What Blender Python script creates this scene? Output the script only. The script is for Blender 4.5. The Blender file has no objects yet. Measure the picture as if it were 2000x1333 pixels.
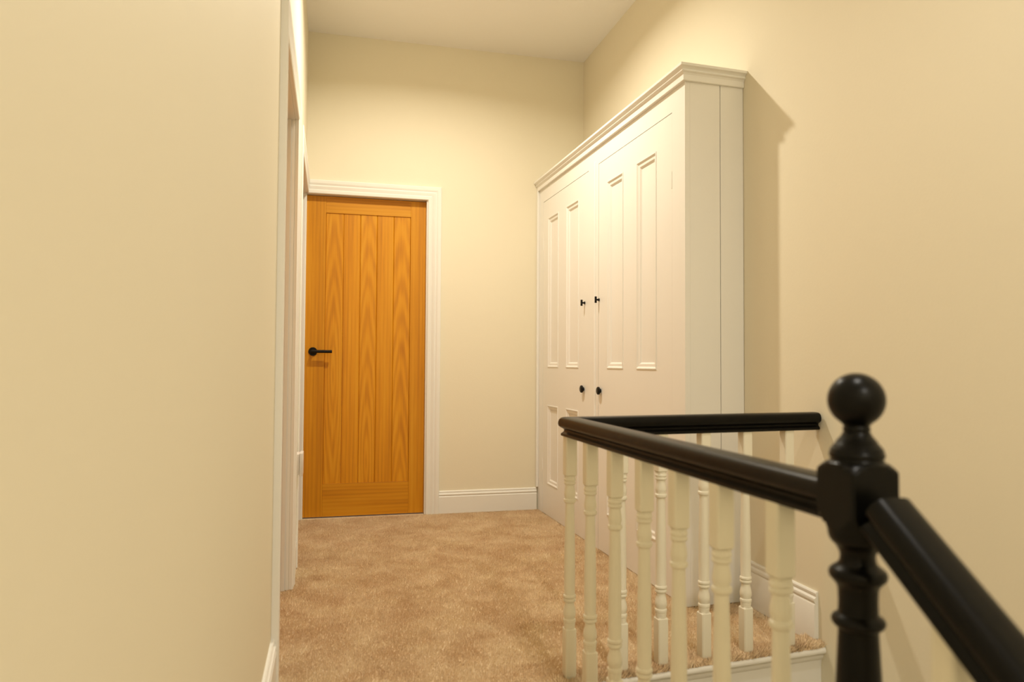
import bpy, bmesh, math, random
import numpy as np
from mathutils import Vector, Matrix
random.seed(7)
S = bpy.context.scene
COL = S.collection
# ------------------------------------------------------------------ camera
F, YAW, PIT, ROL, H = 1400.0, 0.2444, 0.0309, -0.0059, 0.9424
cam = bpy.data.cameras.new('camera'); co = bpy.data.objects.new('camera', cam); COL.objects.link(co)
fw = Vector((math.sin(YAW)*math.cos(PIT), math.cos(YAW)*math.cos(PIT), math.sin(PIT)))
R0 = Vector((math.cos(YAW), -math.sin(YAW), 0)); U0 = R0.cross(fw)
R1 = R0*math.cos(ROL) - U0*math.sin(ROL); U1 = U0*math.cos(ROL) + R0*math.sin(ROL)
M = Matrix((( R1.x, U1.x, -fw.x, 0), (R1.y, U1.y, -fw.y, 0), (R1.z, U1.z, -fw.z, H), (0, 0, 0, 1)))
co.matrix_world = M
cam.sensor_width = 36; cam.lens = 36*F/2000; cam.clip_start = 0.02
cam.dof.use_dof = True; cam.dof.focus_distance = 3.4; cam.dof.aperture_fstop = 2.8
S.camera = co
# ------------------------------------------------------------------ world and light
W = bpy.data.worlds.new('world'); S.world = W; W.use_nodes = True
W.node_tree.nodes['Background'].inputs[0].default_value = (1, .9, .75, 1)
W.node_tree.nodes['Background'].inputs[1].default_value = 0.05
S.view_settings.view_transform = 'Standard'; S.view_settings.look = 'None'
S.view_settings.gamma = 1; S.view_settings.use_curve_mapping = False
S.view_settings.exposure = 0.0
def lamp(name, loc, power, color, size=.075, spread=170, rot=(0, 0, 0)):
    l = bpy.data.lights.new(name, 'AREA'); l.shape = 'DISK'; l.size = size
    l.energy = power; l.color = color; l.spread = math.radians(spread)
    o = bpy.data.objects.new(name, l); o.location = loc; o.rotation_euler = rot; COL.objects.link(o)
    return o
ZC = 2.96
WARM = (1.0, .915, .76)
COOL = (1.0, .95, .86)
LIGHTS = [('lamp_hall', (.52, 3.28, ZC-.02), 30, WARM, 157), ('lamp_newel', (.80, .80, ZC-.02), 12, COOL, 150), ('lamp_stair', (.70, -1.6, ZC-.02), 38, COOL, 160)]
for n, l, p, c, sp in LIGHTS: lamp(n, l, p, c, spread=sp)
# added fill light with no fitting, lights the stair well from underneath
lamp('fill_lower', (1.15, 3.0, -0.25), 10, WARM, .12)

# ------------------------------------------------------------------ helpers
def srgb(r, g, b):
    f = lambda c: (c/255/12.92) if c/255 <= .04045 else ((c/255+.055)/1.055)**2.4
    return (f(r), f(g), f(b), 1)
def obj(name, me, mat=None, parent=None, smooth=None):
    if isinstance(me, bmesh.types.BMesh):
        bm = me; bmesh.ops.recalc_face_normals(bm, faces=bm.faces)
        me = bpy.data.meshes.new(name); bm.to_mesh(me); bm.free()
    o = bpy.data.objects.new(name, me); COL.objects.link(o)
    if mat and not me.materials: me.materials.append(mat)
    if parent: o.parent = parent
    if smooth is not None:
        for p in me.polygons: p.use_smooth = True
        if smooth: me.set_sharp_from_angle(angle=math.radians(smooth))
    return o
def empty(name, loc=(0, 0, 0), rz=0):
    o = bpy.data.objects.new(name, None); o.location = loc; o.rotation_euler = (0, 0, rz); o.empty_display_size = .05
    COL.objects.link(o); return o
def tag(o, label, cat=None, group=None, kind=None):
    o['label'] = label
    if cat: o['category'] = cat
    if group: o['group'] = group
    if kind: o['kind'] = kind
    return o
def box(bm, x0, x1, y0, y1, z0, z1, bev=0):
    v = [bm.verts.new((x, y, z)) for z in (z0, z1) for y in (y0, y1) for x in (x0, x1)]
    fs = [bm.faces.new([v[i] for i in q]) for q in ((0,2,3,1),(4,5,7,6),(0,1,5,4),(2,6,7,3),(0,4,6,2),(1,3,7,5))]
    if bev:
        es = set(e for f in fs for e in f.edges)
        bmesh.ops.bevel(bm, geom=list(es), offset=bev, segments=2, profile=.6, affect='EDGES')
def bx(*a, **k):
    bm = bmesh.new(); box(bm, *a, **k); return bm
def sweep(bm, path, prof, n, closed=False, caps=True, n0=None, n1=None):
    """prof (w, d): w sideways from the path (to the left seen against n), d along n. mitred corners."""
    path = [Vector(p) for p in path]; n = Vector(n).normalized(); N = len(path); rings = []
    for i, p in enumerate(path):
        a = (p-path[i-1]).normalized() if (i > 0 or closed) else None
        b = (path[(i+1) % N]-p).normalized() if (i < N-1 or closed) else None
        if a is None: side = n.cross(b)
        elif b is None: side = n.cross(a)
        else:
            sa, sb = n.cross(a), n.cross(b); m = (sa+sb).normalized(); side = m/ max(.2, m.dot(sa))
        if i == 0 and n0 is not None: side = Vector(n0)
        if i == N-1 and n1 is not None: side = Vector(n1)
        rings.append([bm.verts.new(p+side*w+n*d) for w, d in prof])
    K = len(prof)
    for i in range(N if closed else N-1):
        r, s = rings[i], rings[(i+1) % N]
        for j in range(K):
            k = (j+1) % K
            bm.faces.new((r[j], r[k], s[k], s[j]))
    if caps and not closed:
        bm.faces.new(rings[0][::-1]); bm.faces.new(rings[-1])
    return bm
def turned(bm, prof, square=None, nseg=40):
    """prof: list (z, r, kind) kind 'r' round, 's' square of half side r."""
    rings = []
    for z, r, k in prof:
        ring = []
        for i in range(nseg):
            a = 2*math.pi*(i+.5)/nseg; c, s = math.cos(a), math.sin(a)
            if k == 's': q = r/max(abs(c), abs(s))
            elif k == 'b': q = min(square/max(abs(c), abs(s)), r)
            else: q = r
            ring.append(bm.verts.new((q*c, q*s, z)))
        rings.append(ring)
    for a, b in zip(rings, rings[1:]):
        for i in range(nseg):
            j = (i+1) % nseg; bm.faces.new((a[i], a[j], b[j], b[i]))
    bm.faces.new(rings[0]); bm.faces.new(rings[-1])
    return bm
def place_pts(me_or_bm, M_):
    bmesh.ops.transform(me_or_bm, matrix=M_, verts=me_or_bm.verts); return me_or_bm

# ------------------------------------------------------------------ materials
def new_mat(name):
    m = bpy.data.materials.new(name); m.use_nodes = True
    return m, m.node_tree.nodes, m.node_tree.links, m.node_tree.nodes['Principled BSDF']
def paint(name, col, rough=.5, bump=.05, scale=60, var=.04, spec=.5, coat=0):
    m, N, L, b = new_mat(name)
    tc = N.new('ShaderNodeTexCoord')
    n1 = N.new('ShaderNodeTexNoise'); n1.inputs['Scale'].default_value = scale; n1.inputs['Detail'].default_value = 4
    n2 = N.new('ShaderNodeTexNoise'); n2.inputs['Scale'].default_value = 1.7; n2.inputs['Detail'].default_value = 3
    L.new(tc.outputs['Object'], n1.inputs['Vector']); L.new(tc.outputs['Object'], n2.inputs['Vector'])
    mx = N.new('ShaderNodeMixRGB'); mx.inputs[1].default_value = tuple(c*(1-var) for c in col[:3])+(1,); mx.inputs[2].default_value = tuple(min(1, c*(1+var)) for c in col[:3])+(1,)
    L.new(n2.outputs[0], mx.inputs[0]); L.new(mx.outputs[0], b.inputs['Base Color'])
    bp = N.new('ShaderNodeBump'); bp.inputs['Strength'].default_value = bump; bp.inputs['Distance'].default_value = .002
    L.new(n1.outputs[0], bp.inputs['Height']); L.new(bp.outputs[0], b.inputs['Normal'])
    b.inputs['Roughness'].default_value = rough; b.inputs['Specular IOR Level'].default_value = spec
    return m
M_WALL = paint('wall_paint', (.84, .775, .605, 1), .65, .15, 90, .015, .3)
M_CEIL = paint('ceiling_paint', (.91, .885, .83, 1), .8, .1, 60, .015, .2)
M_TRIM = paint('white_gloss', (.88, .865, .81, 1), .32, .08, 35, .02, .5)
M_CUP = paint('cupboard_eggshell', (.90, .885, .835, 1), .36, .10, 25, .02, .45)
M_BAL = paint('spindle_white', (.87, .83, .69, 1), .35, .06, 50, .02, .5)
M_PLASTIC = paint('white_plastic', (.78, .73, .68, 1), .3, 0, 20, .0, .5)
M_BLACK = paint('black_satin_paint', (.0022, .002, .0016, 1), .31, .08, 45, .1, .17)
M_METAL = paint('matt_black_metal', (.003, .003, .003, 1), .38, .02, 80, .1, .25)
M_HINGE = paint('painted_hinge', (.5, .42, .3, 1), .5, .1, 80, .1, .5)
M_GAP = paint('dark_gap', (.02, .015, .01, 1), .9, 0, 10, 0, .1)  # near-black stands in for the shade inside cupboard joints and gaps
def oak(name, cathedral, horiz=False, tone=1.0, seed=0.0, cx=0.0):
    m, N, L, b = new_mat(name)
    tc = N.new('ShaderNodeTexCoord')
    def mp(sc, loc=(0, 0, 0)):
        q = N.new('ShaderNodeMapping'); q.inputs['Scale'].default_value = sc; q.inputs['Location'].default_value = loc
        L.new(tc.outputs['Object'], q.inputs['Vector']); return q
    sw = (lambda a: (a[2], a[1], a[0])) if horiz else (lambda a: a)
    # long fine pores
    f = N.new('ShaderNodeTexNoise'); f.inputs['Scale'].default_value = 1; f.inputs['Detail'].default_value = 5; f.inputs['Roughness'].default_value = .65
    L.new(mp(sw((160, 20, 3.2)), (seed, seed*2, seed)).outputs[0], f.inputs['Vector'])
    # broad figure
    g = N.new('ShaderNodeTexNoise'); g.inputs['Scale'].default_value = 1; g.inputs['Detail'].default_value = 3
    L.new(mp(sw((14, 3, .8)), (seed*3, 0, seed)).outputs[0], g.inputs['Vector'])
    w = N.new('ShaderNodeTexWave')
    if cathedral:
        w.wave_type = 'RINGS'; w.rings_direction = 'SPHERICAL'
        L.new(mp(sw((26, 1, 1.9)), (-cx*26, 0, seed)).outputs[0], w.inputs['Vector'])
        w.inputs['Scale'].default_value = .75; w.inputs['Distortion'].default_value = 5.5; w.inputs['Detail'].default_value = 5; w.inputs['Detail Scale'].default_value = 1.0
    else:
        w.wave_type = 'BANDS'; w.bands_direction = 'Z' if horiz else 'X'
        L.new(mp(sw((1, 1, .03)), (seed, 0, 0)).outputs[0], w.inputs['Vector'])
        w.inputs['Scale'].default_value = 14; w.inputs['Distortion'].default_value = 4; w.inputs['Detail'].default_value = 3; w.inputs['Detail Scale'].default_value = .8
    a1 = N.new('ShaderNodeMixRGB'); a1.inputs[0].default_value = .24 if cathedral else .12
    L.new(g.outputs[0], a1.inputs[1]); L.new(w.outputs[0], a1.inputs[2])
    a2 = N.new('ShaderNodeMixRGB'); a2.inputs[0].default_value = .38
    L.new(a1.outputs[0], a2.inputs[1]); L.new(f.outputs[0], a2.inputs[2])
    cr = N.new('ShaderNodeValToRGB'); e = cr.color_ramp.elements
    t = tone
    e[0].position = .28; e[0].color = (.50*t, .175*t, .005*t, 1)
    e[1].position = .78; e[1].color = (.84*t, .43*t, .030*t, 1)
    k = e.new(.52); k.color = (.74*t, .315*t, .008*t, 1)
    L.new(a2.outputs[0], cr.inputs[0]); L.new(cr.outputs[0], b.inputs['Base Color'])
    bp = N.new('ShaderNodeBump'); bp.inputs['Strength'].default_value = .25; bp.inputs['Distance'].default_value = .0008
    L.new(f.outputs[0], bp.inputs['Height']); L.new(bp.outputs[0], b.inputs['Normal'])
    b.inputs['Roughness'].default_value = .42; b.inputs['Specular IOR Level'].default_value = .4
    return m
def carpet(name, pile):
    m, N, L, b = new_mat(name)
    tc = N.new('ShaderNodeTexCoord')
    def noise(s, d, r=.5, dist=0):
        n = N.new('ShaderNodeTexNoise'); n.inputs['Scale'].default_value = s; n.inputs['Detail'].default_value = d; n.inputs['Roughness'].default_value = r
        n.inputs['Distortion'].default_value = dist; L.new(tc.outputs['Object'], n.inputs['Vector']); return n
    a = noise(5.5, 6, .62, .5); c = noise(330, 3)
    r1 = N.new('ShaderNodeValToRGB'); e = r1.color_ramp.elements
    e[0].position = .36; e[0].color = (.86, .645, .405, 1); e[1].position = .64; e[1].color = (1, .83, .58, 1)
    L.new(a.outputs[0], r1.inputs[0])
    mx = N.new('ShaderNodeMixRGB'); mx.blend_type = 'MULTIPLY'; mx.inputs[0].default_value = .75
    r2 = N.new('ShaderNodeValToRGB'); e = r2.color_ramp.elements
    e[0].position = .3; e[0].color = (.66, .60, .53, 1); e[1].position = .66; e[1].color = (1, 1, 1, 1)
    L.new(c.outputs[0], r2.inputs[0]); L.new(r1.outputs[0], mx.inputs[1]); L.new(r2.outputs[0], mx.inputs[2])
    L.new(mx.outputs[0], b.inputs['Base Color'])
    b.inputs['Roughness'].default_value = 1; b.inputs['Specular IOR Level'].default_value = .05
    b.inputs['Sheen Weight'].default_value = .15
    if not pile:
        bp = N.new('ShaderNodeBump'); bp.inputs['Strength'].default_value = .8; bp.inputs['Distance'].default_value = .006
        L.new(c.outputs[0], bp.inputs['Height']); L.new(bp.outputs[0], b.inputs['Normal'])
    return m
M_CARPET = carpet('carpet_backing', False)
M_PILE = carpet('carpet_pile', True)
m, N, L, b = new_mat('lamp_glass'); M_GLOW = m
b.inputs['Emission Color'].default_value = (1, .86, .62, 1); b.inputs['Emission Strength'].default_value = 12
b.inputs['Base Color'].default_value = (.9, .9, .9, 1)

# ------------------------------------------------------------------ sizes of the place
YB = 4.489                      # far wall
XR = 1.603                      # right wall
ZL = -2.65                      # floor of the storey below
YF = -2.2                       # wall behind the photographer
Y0, Y1L = .86, YB               # landing edge above the stairs
def XL(y): return -.1635 - .0035*(y-2.2)      # the left wall is a little out of square
def ret(x): return 2.045 + .085*(x-.70)       # line of the return balustrade
DA = (2.285, 3.125)             # opening of the first doorway in the left wall
DB = (3.53, YB)                 # opening of the second doorway, up to the far wall
DH = 1.965                      # height of door openings
# ------------------------------------------------------------------ walls, ceiling
T = .12
bm = bmesh.new()
def lw(y0, y1, z0, z1):
    v = [bm.verts.new((x, y, z)) for z in (z0, z1) for y, x in ((y0, XL(y0)), (y1, XL(y1)), (y1, XL(y1)-T), (y0, XL(y0)-T))]
    for q in ((0,1,2,3),(7,6,5,4),(0,4,5,1),(1,5,6,2),(2,6,7,3),(3,7,4,0)): bm.faces.new([v[i] for i in q])
lw(YF, DA[0], ZL, ZC); lw(DA[0], DA[1], DH, ZC); lw(DA[1], DB[0], -.02, ZC); lw(DB[0], YB, DH, ZC); lw(DA[0], YB, ZL, -.02)
tag(obj('wall_left', bm, M_WALL), 'cream painted left wall with two doorways', 'wall', kind='structure')
tag(obj('wall_right', bx(XR, XR+T, YF, YB+T, ZL, ZC), M_WALL), 'cream painted right wall behind the tall cupboard and balustrade', 'wall', kind='structure')
bm = bmesh.new()
box(bm, .565, XR, YB, YB+T, ZL, ZC); box(bm, -.40, -.172, YB, YB+T, ZL, ZC); box(bm, -.172, .565, YB, YB+T, 1.972, ZC); box(bm, -.172, .565, YB, YB+T, ZL, -.02)
tag(obj('wall_back', bm, M_WALL), 'cream painted end wall around the oak door', 'wall', kind='structure')
tag(obj('wall_front', bx(-.4, XR+T, YF-T, YF, ZL, ZC), M_WALL), 'cream painted wall behind the half landing', 'wall', kind='structure')
tag(obj('ceiling', bx(-.45, XR+T, YF-T, YB+T, ZC, ZC+.1), M_CEIL), 'plain off-white ceiling over the landing', 'ceiling', kind='structure')
# floor slab: landing beside the stairs and in front of the return balustrade
def prism(pts, z0, z1):
    bm = bmesh.new(); a = [bm.verts.new((x, y, z0)) for x, y in pts]; c = [bm.verts.new((x, y, z1)) for x, y in pts]
    bm.faces.new(a[::-1]); bm.faces.new(c)
    for i in range(len(pts)):
        j = (i+1) % len(pts); bm.faces.new((a[i], a[j], c[j], c[i]))
    return bm
XS = .70                        # line of the landing balustrade
fl = obj('floor', prism([(-.42, Y0), (XS, Y0), (XS, ret(XS)), (XR, ret(XR)), (XR, YB+.05), (-.42, YB+.05)], -.20, -.004), M_CARPET)
tag(fl, 'beige brown carpeted landing floor', 'floor', kind='structure')
# carpet pile: short leaning tufts over everything the carpet covers
def tufts(name, n, test, x0, x1, y0, y1, z, parent, hgt=.009, wid=.0034, seed=1, lean=.6):
    rng = np.random.default_rng(seed)
    x = rng.uniform(x0, x1, n); y = rng.uniform(y0, y1, n); k = test(x, y); x, y = x[k], y[k]; n = len(x)
    # patches of pile lie in different directions, as brushed carpet does
    pa = .5*(np.sin(x*11.1+np.sin(y*13.3)*2)+np.sin(y*16.7+np.sin(x*9.1)*2.2)+np.sin(x*27+y*19+np.sin(y*31)))
    th = rng.uniform(0, 2*np.pi, n); la = pa*.9+rng.normal(0, 1.2, n)
    h = hgt*rng.uniform(.65, 1.2, n); l = h*lean*rng.uniform(.2, 1.3, n)
    w = wid*rng.uniform(.7, 1.3, n)
    P = np.zeros((n, 3, 3), np.float32)
    cx, cy = np.cos(th)*w/2, np.sin(th)*w/2
    P[:, 0] = np.stack([x-cx, y-cy, np.full(n, z-.003)], 1); P[:, 1] = np.stack([x+cx, y+cy, np.full(n, z-.003)], 1)
    P[:, 2] = np.stack([x+np.cos(la)*l, y+np.sin(la)*l, z+h], 1)
    me = bpy.data.meshes.new(name); me.vertices.add(3*n); me.vertices.foreach_set('co', P.ravel())
    me.loops.add(3*n); me.loops.foreach_set('vertex_index', np.arange(3*n, dtype=np.int32))
    me.polygons.add(n); me.polygons.foreach_set('loop_start', np.arange(0, 3*n, 3, dtype=np.int32))
    me.update(); me.validate()
    o = obj(name, me, M_PILE, parent); o['kind'] = 'stuff'; return o
def on_landing(x, y):
    xl = np.where(((y > DA[0]) & (y < DA[1])) | (y > DB[0]), -.235, -.145-.0035*(y-2.2))
    a = (x > xl) & (y < YB-.018) & (x < 1.59)
    well = (x > XS-.022) & (y < ret(x)-.012)
    cup = (x > 1.340-.0228*(y-2.56)) & (y > 2.562)
    return a & ~well & ~cup
tufts('carpet_pile', 680000, on_landing, -.24, 1.6, 1.2, YB, -.004, fl)
tufts('carpet_pile', 26000, lambda x, y: (x < XS-.02) & (x > XL(y)+.016), -.16, XS, Y0, 1.2, -.004, fl, seed=3)
# longer pile rolls over the edge between the spindles
tufts('carpet_pile', 42000, lambda x, y: (y > ret(x)-.031) & (y < ret(x)+.045), XS+.03, XR-.005, 2.0, 2.2, .004, fl, .018, .0062, 5, .9)
tufts('carpet_pile', 9000, lambda x, y: (x > XS-.05) & (x < XS+.02), XS-.05, XS+.02, 1.2, 2.06, .002, fl, .016, .006, 6, .9)

# ------------------------------------------------------------------ stairs going down towards the viewer, half landing, lower flight
NS, GO, RI = 7, .225, .187
bm = bmesh.new()
for i in range(1, NS):
    box(bm, XL(0)+.004, XS-.01, Y0-GO*i, Y0-GO*(i-1)+.02, -RI*i-.2, -RI*i)
st = obj('stair_flight', bm, M_CARPET); tag(st, 'carpeted steps going down from the landing towards the half landing', 'stairs', kind='structure')
zh = -RI*NS; yh = Y0-GO*(NS-1)
tag(obj('floor', bx(XL(0)+.004, XR, YF, yh, zh-.2, zh), M_CARPET), 'carpeted half landing below the viewer', 'floor', kind='structure')
bm = bmesh.new()
for i in range(1, 7): box(bm, XS+.06, XR, yh+GO*(i-1)-.02, yh+GO*i, zh-RI*i-.2, zh-RI*i)
tag(obj('stair_flight', bm, M_CARPET), 'carpeted lower steps under the return balustrade', 'stairs', kind='structure')
tag(obj('floor', bx(-.4, XR, YF, YB, ZL-.1, ZL), M_CARPET), 'floor of the storey below at the foot of the stairs', 'floor', kind='structure')
# string and apron boards
bm = bmesh.new()
pts = [(Y0+.02, -.30), (Y0+.02, .04), (yh, zh+.14), (yh, zh-.2)]
a = [bm.verts.new((XS-.018, y, z)) for y, z in pts]; c = [bm.verts.new((XS+.018, y, z)) for y, z in pts]
bm.faces.new(a); bm.faces.new(c[::-1])
for i in range(4): bm.faces.new((a[i], c[i], c[(i+1) % 4], a[(i+1) % 4]))
tag(obj('trim_1', bm, M_TRIM), 'white sloping stair string under the descending handrail', 'trim', kind='structure')
NOSE = [(0, 0), (0, .005), (.004, .010), (.011, .0125), (.018, .010), (.022, .004), (.022, -.004), (.018, -.010), (.012, -.0125), (.010, -.014), (.009, -.022), (.003, -.032), (-.001, -.036), (-.003, -.06), (-.003, -.42), (-.02, -.42), (-.02, 0)]
bm = bmesh.new()
sweep(bm, [(XR, ret(XR)-.012, -.010), (XS+.012, ret(XS)-.012, -.010), (XS+.012, Y0+.04, -.010)], [(w, d) for w, d in NOSE], (0, 0, 1))
tag(obj('trim_2', bm, M_TRIM, None, 40), 'white nosing and apron board round the stair well edge', 'trim', kind='structure')

# ------------------------------------------------------------------ skirtings
SK = [(0, 0), (.016, 0), (.016, .103), (.0135, .107), (.0115, .109), (.0145, .1125), (.016, .117), (.0145, .122), (.009, .1255), (.0075, .127), (.0095, .130), (.0095, .136), (.006, .140), (0, .140)]
def skirt(name, path, k, label):
    bm = bmesh.new(); sweep(bm, path, [(w, d*k) for w, d in SK], (0, 0, 1)); return tag(obj(name, bm, M_TRIM, None, 30), label, 'baseboard', kind='structure')
skirt('baseboard_back', [(1.285, YB, 0), (.645, YB, 0)], 1.0, 'white moulded skirting board between oak door and tall cupboard')
skirt('baseboard_right', [(XR, ret(XR)+.004, 0), (XR, 2.56, 0)], 1.24, 'white moulded skirting board on right wall beside the cupboard')
skirt('baseboard_left', [(XL(2.205), 2.205, 0), (XL(Y0), Y0, 0)], 1.0, 'white skirting board on left wall at the bottom edge of the picture')
skirt('baseboard_left', [(XL(3.45), 3.45, 0), (XL(3.205), 3.205, 0)], 1.0, 'short white skirting between the two left doorways')

# ------------------------------------------------------------------ architraves
AR = [(0, 0), (0, .013), (.004, .016), (.020, .017), (.024, .014), (.029, .0145), (.037, .0185), (.045, .0195), (.049, .0165), (.053, .0165), (.060, .021), (.066, .022), (.080, .022), (.084, .018), (.084, 0)]
bm = bmesh.new()
sweep(bm, [(.568, YB, 0), (.568, YB, DH), (-.165, YB, DH), (-.165, YB, DH-.001)][:3], [(-w, d) for w, d in AR][::-1], (0, -1, 0))
box(bm, -.198, -.1725, YB-.020, YB, 0, DH)
# door lining and stop
t1 = obj('trim_3', bm, M_TRIM, None, 30); tag(t1, 'white moulded architrave round the oak door', 'trim', kind='structure')
bm = bmesh.new(); box(bm, .561, .5675, YB-.002, YB+T, 0, DH+.006); box(bm, -.1725, -.167, YB-.002, YB+T, 0, DH+.006); box(bm, -.167, .561, YB-.002, YB+T, DH, DH+.006)
obj('door_lining', bm, M_TRIM, t1)
def left_arch(name, y0, y1, label, far=True):
    bm = bmesh.new()
    path = [(XL(y0)+.0005, y0, 0), (XL(y0)+.0005, y0, DH), (XL(y1)+.0005, y1, DH)] + ([(XL(y1)+.0005, y1, 0)] if far else [])
    sweep(bm, path, [(w, d) for w, d in AR], (1, 0, 0))
    o = obj(name, bm, M_TRIM, None, 30); tag(o, label, 'trim', kind='structure')
    bm = bmesh.new()
    for a, b_ in ((y0-.003, y0+.004),) + (((y1-.004, y1+.003),) if far else ()): box(bm, XL(y0)-T-.002, XL(y1)-.0005, a, b_, 0, DH+.004)
    box(bm, XL(y0)-T-.002, XL(y1)-.0005, y0, y1, DH-.004, DH+.004)
    if far:
        for q0, q1, t_ in ((-.030, -.016, .014), (-.012, -.0045, .0065)): box(bm, XL(y1)+q0, XL(y1)+q1, y1-t_, y1-.003, 0, DH)
    obj('door_lining', bm, M_TRIM, o)
    return o
left_arch('trim_4', DA[0], DA[1], 'white architrave round the nearer doorway in the left wall')
left_arch('trim_5', DB[0], YB-.022, 'white architrave of the farther left doorway beside the oak door', far=False)

# ------------------------------------------------------------------ oak plank doors
OAK_C = [oak('oak_figured', True, False, .94, s, c) for s, c in ((.3, .0), (1.3, .0), (2.1, .0))]
OAK_P = [oak('oak_plain', False, False, .96, 3.7), oak('oak_plain', False, False, .93, 5.1)]
OAK_S = oak('oak_stile', False, False, .87, 8.2); OAK_R = oak('oak_rail', False, True, .86, 6.2)
def oak_door(name, label, flip=False):
    """local: x across 0..0.736, front face at y=0 looking -y"""
    d = empty(name); tag(d, label, 'door', kind='structure')
    dx = -.1675
    w = [0, -.053-dx, .054-dx, .156-dx, .2575-dx, .361-dx, .466-dx, .563-dx]
    z0, z1, zb, zt = .003, 1.962, .201, 1.860
    obj('stile', bx(0, w[1], 0, .040, z0, z1, bev=.0012), OAK_S, d)
    obj('stile', bx(w[6], .7275, 0, .040, z0, z1, bev=.0012), OAK_S, d)
    obj('top_rail', bx(w[1]+.0003, w[6]-.0003, .0003, .040, zt, z1, bev=.001), OAK_R, d)
    obj('bottom_rail', bx(w[1]+.0003, w[6]-.0003, .0003, .040, z0, zb, bev=.001), OAK_R, d)
    for i in range(5):
        xa, xb = w[1+i], w[2+i]; cx = (xa+xb)/2
        bm = bx(xa-cx+.0004, xb-cx-.0004, 0, .018, zb+.0006-1, zt-.0006-1)
        es = [e for e in bm.edges if abs(e.verts[0].co.x-e.verts[1].co.x) < 1e-5 and abs(e.verts[0].co.y-e.verts[1].co.y) < 1e-5 and e.verts[0].co.y < .01]
        bmesh.ops.bevel(bm, geom=es, offset=.0035, segments=1, affect='EDGES')
        p_ = obj('plank', bm, OAK_C[i//2] if i % 2 == 0 else OAK_P[i//2], d); p_.location = (cx, .006, 1)
    # black lever
    h = empty('door_handle'); h.parent = d; h.location = (.0475, 0, 1.006)
    bm = bmesh.new(); turned(bm, [(0, .0262, 'r'), (.005, .0262, 'r'), (.0068, .0245, 'r'), (.0068, .011, 'r'), (.010, .0098, 'r'), (.040, .0098, 'r')], nseg=40)
    place_pts(bm, Matrix.Rotation(math.pi/2, 4, 'X')); obj('rosette', bm, M_METAL, h, 35)
    bm = bmesh.new(); turned(bm, [(0, .0075, 'r'), (.001, .0093, 'r'), (.118, .0093, 'r'), (.1195, .0080, 'r')], nseg=32)
    place_pts(bm, Matrix.Translation((-.006, -.046, 0)) @ Matrix.Rotation(math.pi/2, 4, 'Y')); obj('lever', bm, M_METAL, h, 35)
    return d
d1 = oak_door('door_1', 'closed golden oak plank door with black lever handle at the end of the landing'); d1.location = (-.1675, YB+.034, 0)
d2 = oak_door('door_2', 'oak plank door set back inside the nearer left doorway'); d2.location = (XL(2.7)-.105, DA[1]-.06, 0); d2.rotation_euler = (0, 0, -math.pi/2); 
d2.location = (XL(2.7)-.080, DA[0]+.052, 0); d2.rotation_euler = (0, 0, math.pi/2)
d3 = oak_door('door_3', 'oak plank door set back inside the farther left doorway'); d3.location = (XL(4)-.080, DB[0]+.052, 0); d3.rotation_euler = (0, 0, math.pi/2)

# ------------------------------------------------------------------ electrical box on the left wall
sb = empty('socket_box', (XL(3.33), 3.33, .492)); tag(sb, 'small white surface-mounted electrical box on the left wall between the two doorways', 'socket')
obj('back_box', bx(0, .030, -.045, .045, -.046, .046, bev=.004), M_PLASTIC, sb, 40)
obj('face_plate', bx(.0302, .045, -.048, .048, -.050, .050, bev=.003), M_PLASTIC, sb, 40)

# ------------------------------------------------------------------ tall built-in cupboard
A = Vector((1.3394, 2.5622, 0)); B = Vector((1.2955, 4.4893, 0)); tdir = (B-A).normalized(); LEN = (B-A).length
# local frame: +x = s along the front (away from viewer), +y towards the right wall, z up. outward normal of the front is -y
cup = empty('built_in_cupboard', A)
tag(cup, 'tall cream built-in cupboard with two panelled doors and moulded cornice against the right wall', 'cupboard')
def cl(bm):
    """cupboard-local points (s, depth into cupboard, z) -> offsets from the cupboard empty"""
    nin = Vector((tdir.y, -tdir.x, 0))
    for v in bm.verts:
        s, q, z = v.co; v.co = tdir*s + nin*q + Vector((0, 0, z))
    return bm
TOPZ, CB = 2.128, 2.066
FT = .022
D2 = (.109, .895); D1 = (1.040, 1.826); DT = 1.973; DBZ = .002
# face frame
bm = bmesh.new()
box(bm, .0, D2[0]-.002, 0, FT, 0, CB); box(bm, D2[1]+.002, D1[0]-.002, 0, FT, 0, CB); box(bm, D1[1]+.002, LEN-.004, 0, FT, 0, CB)
box(bm, D2[0]-.002, D2[1]+.002, 0, FT, DT+.003, CB); box(bm, D1[0]-.002, D1[1]+.002, 0, FT, DT+.003, CB)
obj('face_frame', cl(bm), M_CUP, cup)
# centre bead
bm = bmesh.new(); sm = (D2[1]+D1[0])/2
sweep(bm, [(sm-.012, 0, 0), (sm-.012, 0, DT+.02)], [(0, 0), (.0, .003), (.006, .0075), (.012, .009), (.018, .0075), (.024, .003), (.024, 0)], (0, -1, 0))
obj('centre_bead', cl(bm), M_CUP, cup, 50)
# far scribe strip on the end wall
bm = bx(LEN-.020, LEN-.003, -.016, 0, .145, CB, bev=.003); obj('scribe_strip', cl(bm), M_TRIM, cup)
# cornice: returns along the side to the wall; mitred at the near corner
CO = [(0, 0), (.010, 0), (.0115, .002), (.0115, .024), (.013, .026), (.0145, .030), (.018, .032), (.0205, .0345), (.0205, .037), (.0185, .0395), (.018, .0415), (.021, .046), (.027, .050), (.0295, .0515), (.0295, .0615), (.02, .0635), (0, .062)]
CO = [(w*1.2, d) for w, d in CO]
bm = bmesh.new()
sweep(bm, [(LEN-.004, 0, CB-.002), (0, 0, CB-.002), (.0065, .262, CB-.002)], [(w, d) for w, d in CO], (0, 0, 1))
obj('cornice', cl(bm), M_CUP, cup, 35)
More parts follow.
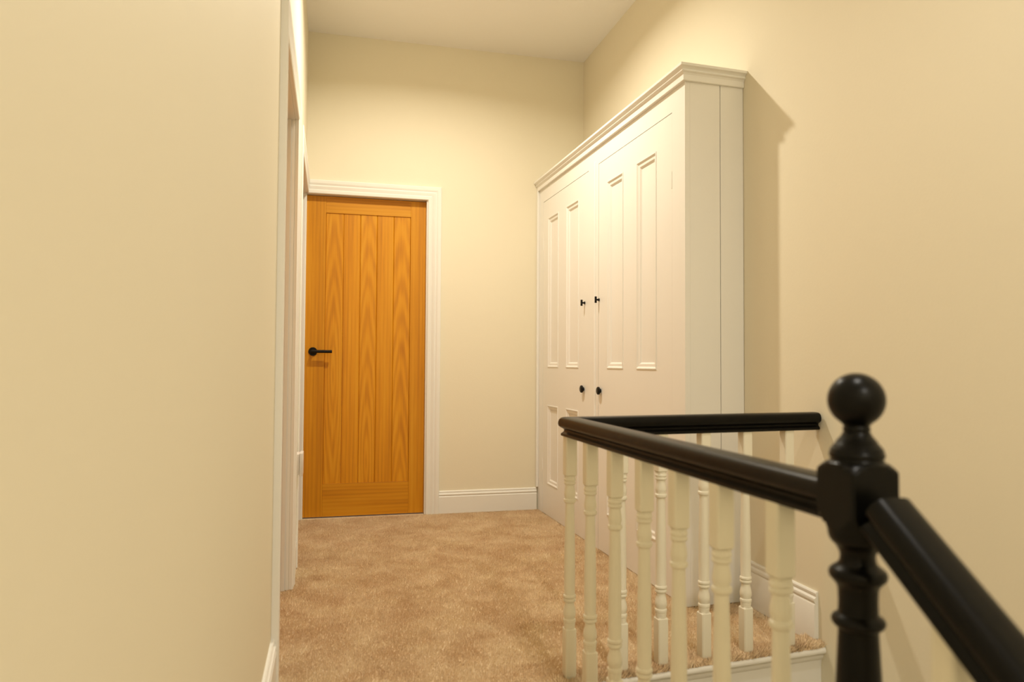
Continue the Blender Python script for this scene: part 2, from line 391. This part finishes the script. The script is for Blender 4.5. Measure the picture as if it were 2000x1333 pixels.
# top board
obj('top_board', cl(bx(.004, LEN-.006, .005, .255, TOPZ-.034, TOPZ-.016)), M_CUP, cup)
# two side boards with an open joint between them
n_side = .2637
obj('side_board', cl(bx(0, .020, FT+.0004, .1555, 0, CB)), M_CUP, cup)
s2 = obj('side_board', cl(bx(.001, .020, .1588, n_side-.002, 0, CB)), M_CUP, cup)
obj('joint_backing', cl(bx(.006, .012, .150, .165, .01, CB-.01)), M_GAP, cup)
def ring_moulding(x0, x1, z0, z1):
    bm = bmesh.new()
    pr = [(0, 0), (.0008, .002), (.005, .0025), (.0070, .001), (.0125, -.0040), (.0235, -.0042), (.0250, -.0052), (.0305, -.0112), (.0335, -.0116), (.0340, -.0150), (0, -.0150)]
    sweep(bm, [(x0, 0, z0), (x1, 0, z0), (x1, 0, z1), (x0, 0, z1)], [(w, d) for w, d in pr], (0, -1, 0), closed=True)
    return bm
def cup_door(s0, s1, panels, label, knob_s, tk_s, hinge):
    zr = [DBZ, .195, .683, .918, 1.855, DT]
    # frame: stiles, muntin, rails joined
    (a0, a1), (b0, b1) = panels
    xs = [s0, a0, a1, b0, b1, s1]
    bm = bmesh.new(); y0_, y1_ = .0008, .021
    def B_(x0, x1, z0, z1):
        box(bm, x0, x1, y0_, y1_, z0, z1)
    B_(xs[0], xs[1], zr[0], zr[5]); B_(xs[4], xs[5], zr[0], zr[5]); B_(xs[2], xs[3], zr[0], zr[5])
    for (p0, p1) in ((xs[1], xs[2]), (xs[3], xs[4])):
        for q0, q1 in ((zr[0], zr[1]), (zr[2], zr[3]), (zr[4], zr[5])): B_(p0, p1, q0, q1)
    d = obj('door', cl(bm), M_CUP, cup); d['label'] = label
    for (p0, p1) in panels:
        for q0, q1 in ((zr[1], zr[2]), (zr[3], zr[4])):
            obj('panel', cl(bx(p0+.001, p1-.001, .0120, .0165, q0+.001, q1-.001)), M_CUP, d)
            m_ = ring_moulding(p0, p1, q0, q1); obj('panel_moulding', cl(m_), M_CUP, d, 35)
    # round knob
    bm = bmesh.new(); turned(bm, [(0, .010, 'r'), (.002, .010, 'r'), (.003, .0075, 'r'), (.006, .0075, 'r'), (.007, .0165, 'r'), (.009, .0195, 'r'), (.013, .0203, 'r'), (.0165, .0192, 'r'), (.0188, .015, 'r'), (.0195, .006, 'r')], nseg=32)
    place_pts(bm, Matrix.Translation((knob_s, 0, .805)) @ Matrix.Rotation(math.pi/2, 4, 'X')); o = obj('knob', cl(bm), M_METAL, d, 40); o['label'] = 'round black knob'
    # T knob
    bm = bmesh.new(); turned(bm, [(0, .008, 'r'), (.003, .008, 'r'), (.004, .0045, 'r'), (.016, .0045, 'r')], nseg=20)
    place_pts(bm, Matrix.Translation((tk_s, 0, 1.270)) @ Matrix.Rotation(math.pi/2, 4, 'X'))
    b2 = bmesh.new(); turned(b2, [(-.0165, .0045, 'r'), (-.0158, .0058, 'r'), (.0158, .0058, 'r'), (.0165, .0045, 'r')], nseg=20); place_pts(b2, Matrix.Translation((tk_s, -.0185, 1.270)))
    me = bpy.data.meshes.new('t'); b2.to_mesh(me); bm.from_mesh(me); b2.free(); bpy.data.meshes.remove(me)
    o = obj('knob', cl(bm), M_METAL, d, 40); o['label'] = 'slim black bar-shaped knob'
    for z in (.30, 1.697):
        obj('hinge', cl(bx(hinge-.003, hinge+.003, -.002, .006, z-.035, z+.035, bev=.001)), M_CUP, d)
    return d
cup_door(D2[0], D2[1], ((.247, .444), (.591, .783)), 'cupboard door nearer the viewer', .866, .888, D2[0])
cup_door(D1[0], D1[1], ((1.186, 1.388), (1.530, 1.726)), 'cupboard door next to the end wall', 1.104, 1.090, D1[1])
# dark sheet added right behind the door gaps as the shade inside
obj('gap_shade', cl(bx(.022, LEN-.01, .050, .056, .01, CB-.01)), M_GAP, cup)

# ------------------------------------------------------------------ newel post
nw = empty('newel_post', (.70, .845, -.35)); tag(nw, 'turned black newel post with ball finial at the head of the stairs', 'newel post')
Q = .0378
prof = [(-.35, Q, 's'), (.130, Q, 's'), (.1301, .053, 'b'), (.150, .045, 'b'), (.158, .036, 'r'), (.165, .030, 'r'), (.172, .030, 'r'), (.180, .036, 'r'), (.188, .0385, 'r'), (.196, .036, 'r'), (.202, .031, 'r'), (.215, .031, 'r'),
    (.24, .036, 'r'), (.30, .0355, 'r'), (.40, .0335, 'r'), (.50, .0297, 'r'), (.57, .0262, 'r'), (.580, .0258, 'r'), (.584, .0265, 'r'), (.587, .031, 'r'), (.5905, .0338, 'r'), (.595, .0345, 'r'), (.599, .0325, 'r'), (.602, .028, 'r'), (.604, .0258, 'r'),
    (.620, .0252, 'r'), (.636, .0258, 'r'), (.642, .0275, 'r'), (.648, .0325, 'r'), (.652, .0362, 'r'), (.657, .0375, 'r'), (.662, .0362, 'r'), (.666, .032, 'r'), (.669, .027, 'r'), (.674, .0235, 'r'), (.680, .0225, 'r'), (.686, .0232, 'r'), (.692, .0262, 'r'),
    (.697, .0292, 'r'), (.700, .033, 'r'), (.705, .0362, 'r'), (.711, .0378, 'r'), (.717, .0382, 'r'), (.720, .0395, 'b'), (.7255, .0410, 'b'), (.7257, .0440, 'b'), (.731, .0455, 'b'), (.7312, .0480, 'b'), (.737, .0495, 'b'), (.7372, .0520, 'b'), (.742, .0535, 'b'), (.742, .06, 'b'),
    (.794, .06, 'b'), (.794, .0520, 'b'), (.799, .0505, 'b'), (.804, .0455, 'b'), (.8085, .040, 'b'), (.810, .0362, 'r'), (.8125, .0340, 'r'), (.815, .0335, 'r'), (.8165, .0352, 'r'), (.8195, .0358, 'r'), (.8225, .0352, 'r'), (.8245, .0340, 'r'), (.8265, .0342, 'r'), (.8285, .0330, 'r'), (.8345, .0282, 'r'),
    (.8365, .0262, 'r'), (.8378, .0262, 'r'), (.8405, .0240, 'r'), (.8460, .0195, 'r'), (.8500, .0178, 'r')]
bm = bmesh.new(); turned(bm, [(z+.35, r, k) for z, r, k in prof], Q, 64); obj('post', bm, M_BLACK, nw, 32)
bz = .8945; br = .0372
pf = [(.8495, .0165, 'r'), (.8520, .0168, 'r'), (.8545, .0180, 'r'), (.8565, .0172, 'r'), (.8590, .0165, 'r')]
for i in range(1, 30):
    a = math.radians(-62+i*152/30); pf.append((bz+br*math.sin(a), br*math.cos(a), 'r'))
pf = [q for q in pf if q[0] < .8591 or q[1] > 0]
bm = bmesh.new(); turned(bm, [(z+.35, r, k) for z, r, k in pf if not (z < .8600 and r > .0205)], Q, 64); obj('ball_finial', bm, M_BLACK, nw, 50)

# ------------------------------------------------------------------ handrails
RP = [(-.019, .0), (-.0235, .002), (-.0245, .005), (-.0235, .009), (-.019, .0125), (-.0165, .016), (-.0165, .020), (-.019, .0235), (-.025, .0265), (-.0295, .031), (-.0312, .037), (-.0305, .0445), (-.0280, .0510), (-.0235, .0557), (-.0165, .0582), (-.007, .0592)]
RP = RP + [(-w, d) for w, d in RP[::-1]]
ZR = .7825-.0592
def rail(name, path, n, parent, n0=None, n1=None, k=1.0):
    bm = bmesh.new(); sweep(bm, path, [(w*k, d*k) for w, d in RP], n, n0=n0, n1=n1); return obj(name, bm, M_BLACK, parent, 30)
corner = Vector((XS-.006, 2.048, ZR)); dn = Vector((-.006, 1, 0)).normalized(); dr = Vector((1, .085, 0)).normalized()
up = Vector((0, 0, 1)); m1 = (up.cross(dn)+up.cross(dr)).normalized(); mit = m1/m1.dot(up.cross(dn))
# ---- spindles
BH = .0172
def spindle_mesh(ztop, zbot=-.012):
    r_ = [(zbot, BH*.5, 's'), (-.004, BH*.55, 's'), (.022, BH, 's'), (.154, BH, 's'), (.1585, BH-.0035, 's'), (.1586, .0165, 'r'), (.166, .0165, 'r'), (.1665, .0172, 'r'), (.1735, .0172, 'r'), (.1745, .0182, 'r'), (.179, .0190, 'r'), (.183, .0182, 'r'), (.185, .0158, 'r'), (.1875, .0158, 'r'), (.194, .0184, 'r'), (.203, .0186, 'r'), (.214, .0168, 'r'), (.224, .0142, 'r'), (.2315, .0134, 'r'),
        (.2335, .0150, 'r'), (.2355, .0176, 'r'), (.239, .0186, 'r'), (.2425, .0176, 'r'), (.2440, .0160, 'r'), (.2455, .0176, 'r'), (.249, .0192, 'r'), (.2535, .0186, 'r'), (.256, .0164, 'r'), (.258, .0160, 'r'), (.32, .0166, 'r'), (.40, .0158, 'r'), (.48, .0142, 'r'), (.524, .0132, 'r'),
        (.526, .0150, 'r'), (.529, .0180, 'r'), (.533, .0188, 'r'), (.537, .0180, 'r'), (.539, .0152, 'r'), (.542, .0150, 'r'), (.548, .0170, 'r'), (.555, .0172, 'r'), (.566, .0155, 'r'), (.576, .0138, 'r'), (.580, .0138, 'r'), (.5815, .0160, 'r'), (.5845, .0182, 'r'), (.588, .0178, 'r'), (.5895, .0158, 'r'), (.5915, .0160, 'r'), (.5945, .0182, 'r'), (.598, .0180, 'r'), (.600, .0165, 'r'), (.6055, .0165, 'r'),
        (.6056, BH-.0035, 's'), (.610, BH, 's'), (ztop, BH, 's')]
    bm = bmesh.new(); turned(bm, r_, BH, 32); return bm
# landing run (away from the newel to the corner)
lb = empty('landing_balustrade', (XS, .90, 0)); tag(lb, 'seven cream spindles under the black handrail between newel post and corner', 'balustrade')
hr = rail('handrail', [Vector((.70, .884, ZR))-lb.location, corner-lb.location], (0, 0, 1), lb, n1=mit); hr['label'] = 'glossy black moulded handrail'
base = None
def put(parent, x, y, rz=0, z=0):
    global base
    if base is None: o = obj('baluster', spindle_mesh(ZR+.002), M_BAL, parent, 28); base = o
    else: o = base.copy(); COL.objects.link(o); o.parent = parent
    o.location = Vector((x, y, z))-parent.location; o.rotation_euler = (0, 0, rz); return o
for y in (2.052, 1.876, 1.698, 1.523, 1.355, 1.188, 1.010): put(lb, .693, y)
rb = empty('return_balustrade', (1.1, ret(1.1), 0)); tag(rb, 'five white spindles under the black handrail that runs to the right wall', 'balustrade')
an = math.atan(.085)
e_ = Vector((XR-.012, ret(XR-.012), ZR))
hr = rail('handrail', [corner-rb.location, e_-rb.location], (0, 0, 1), rb, n0=mit); hr['label'] = 'glossy black moulded handrail'
for x in (.860, .998, 1.153, 1.310, 1.475): put(rb, x, ret(x), an)
# descending run
sr = empty('stair_balustrade', (.70, .80, 0)); tag(sr, 'black handrail sloping down the stairs from the newel post to the bottom right corner', 'handrail')
SL = .735; sdir = Vector((0, -1, -SL)).normalized(); nrm = Vector((0, -SL, 1)).normalized()
P0 = Vector((.695, .8068, .7265))
hr = rail('handrail', [P0-sr.location, P0+sdir*2.0-sr.location], nrm, sr, k=1.0); hr['label'] = 'glossy black moulded handrail'
for i in range(5):
    y = .690-.165*i; zt = P0.z - SL*(P0.y-y)
    o = put(sr, .70, y, 0, zt-ZR-.004)

# ------------------------------------------------------------------ ceiling downlights (above the frame, the sources of the light)
for i, (n, l, p, c, sp) in enumerate(LIGHTS):
    dl = empty('ceiling_downlight', (l[0], l[1], ZC)); tag(dl, ['round recessed ceiling light above the oak door end of the landing', 'round recessed ceiling light above the newel post', 'round recessed ceiling light above the half landing'][i], 'ceiling light')
    bm = bmesh.new(); turned(bm, [(0, .034, 'r'), (0, .048, 'r'), (-.004, .047, 'r'), (-.006, .043, 'r'), (-.004, .034, 'r')], nseg=40); obj('rim', bm, M_PLASTIC, dl, 40)
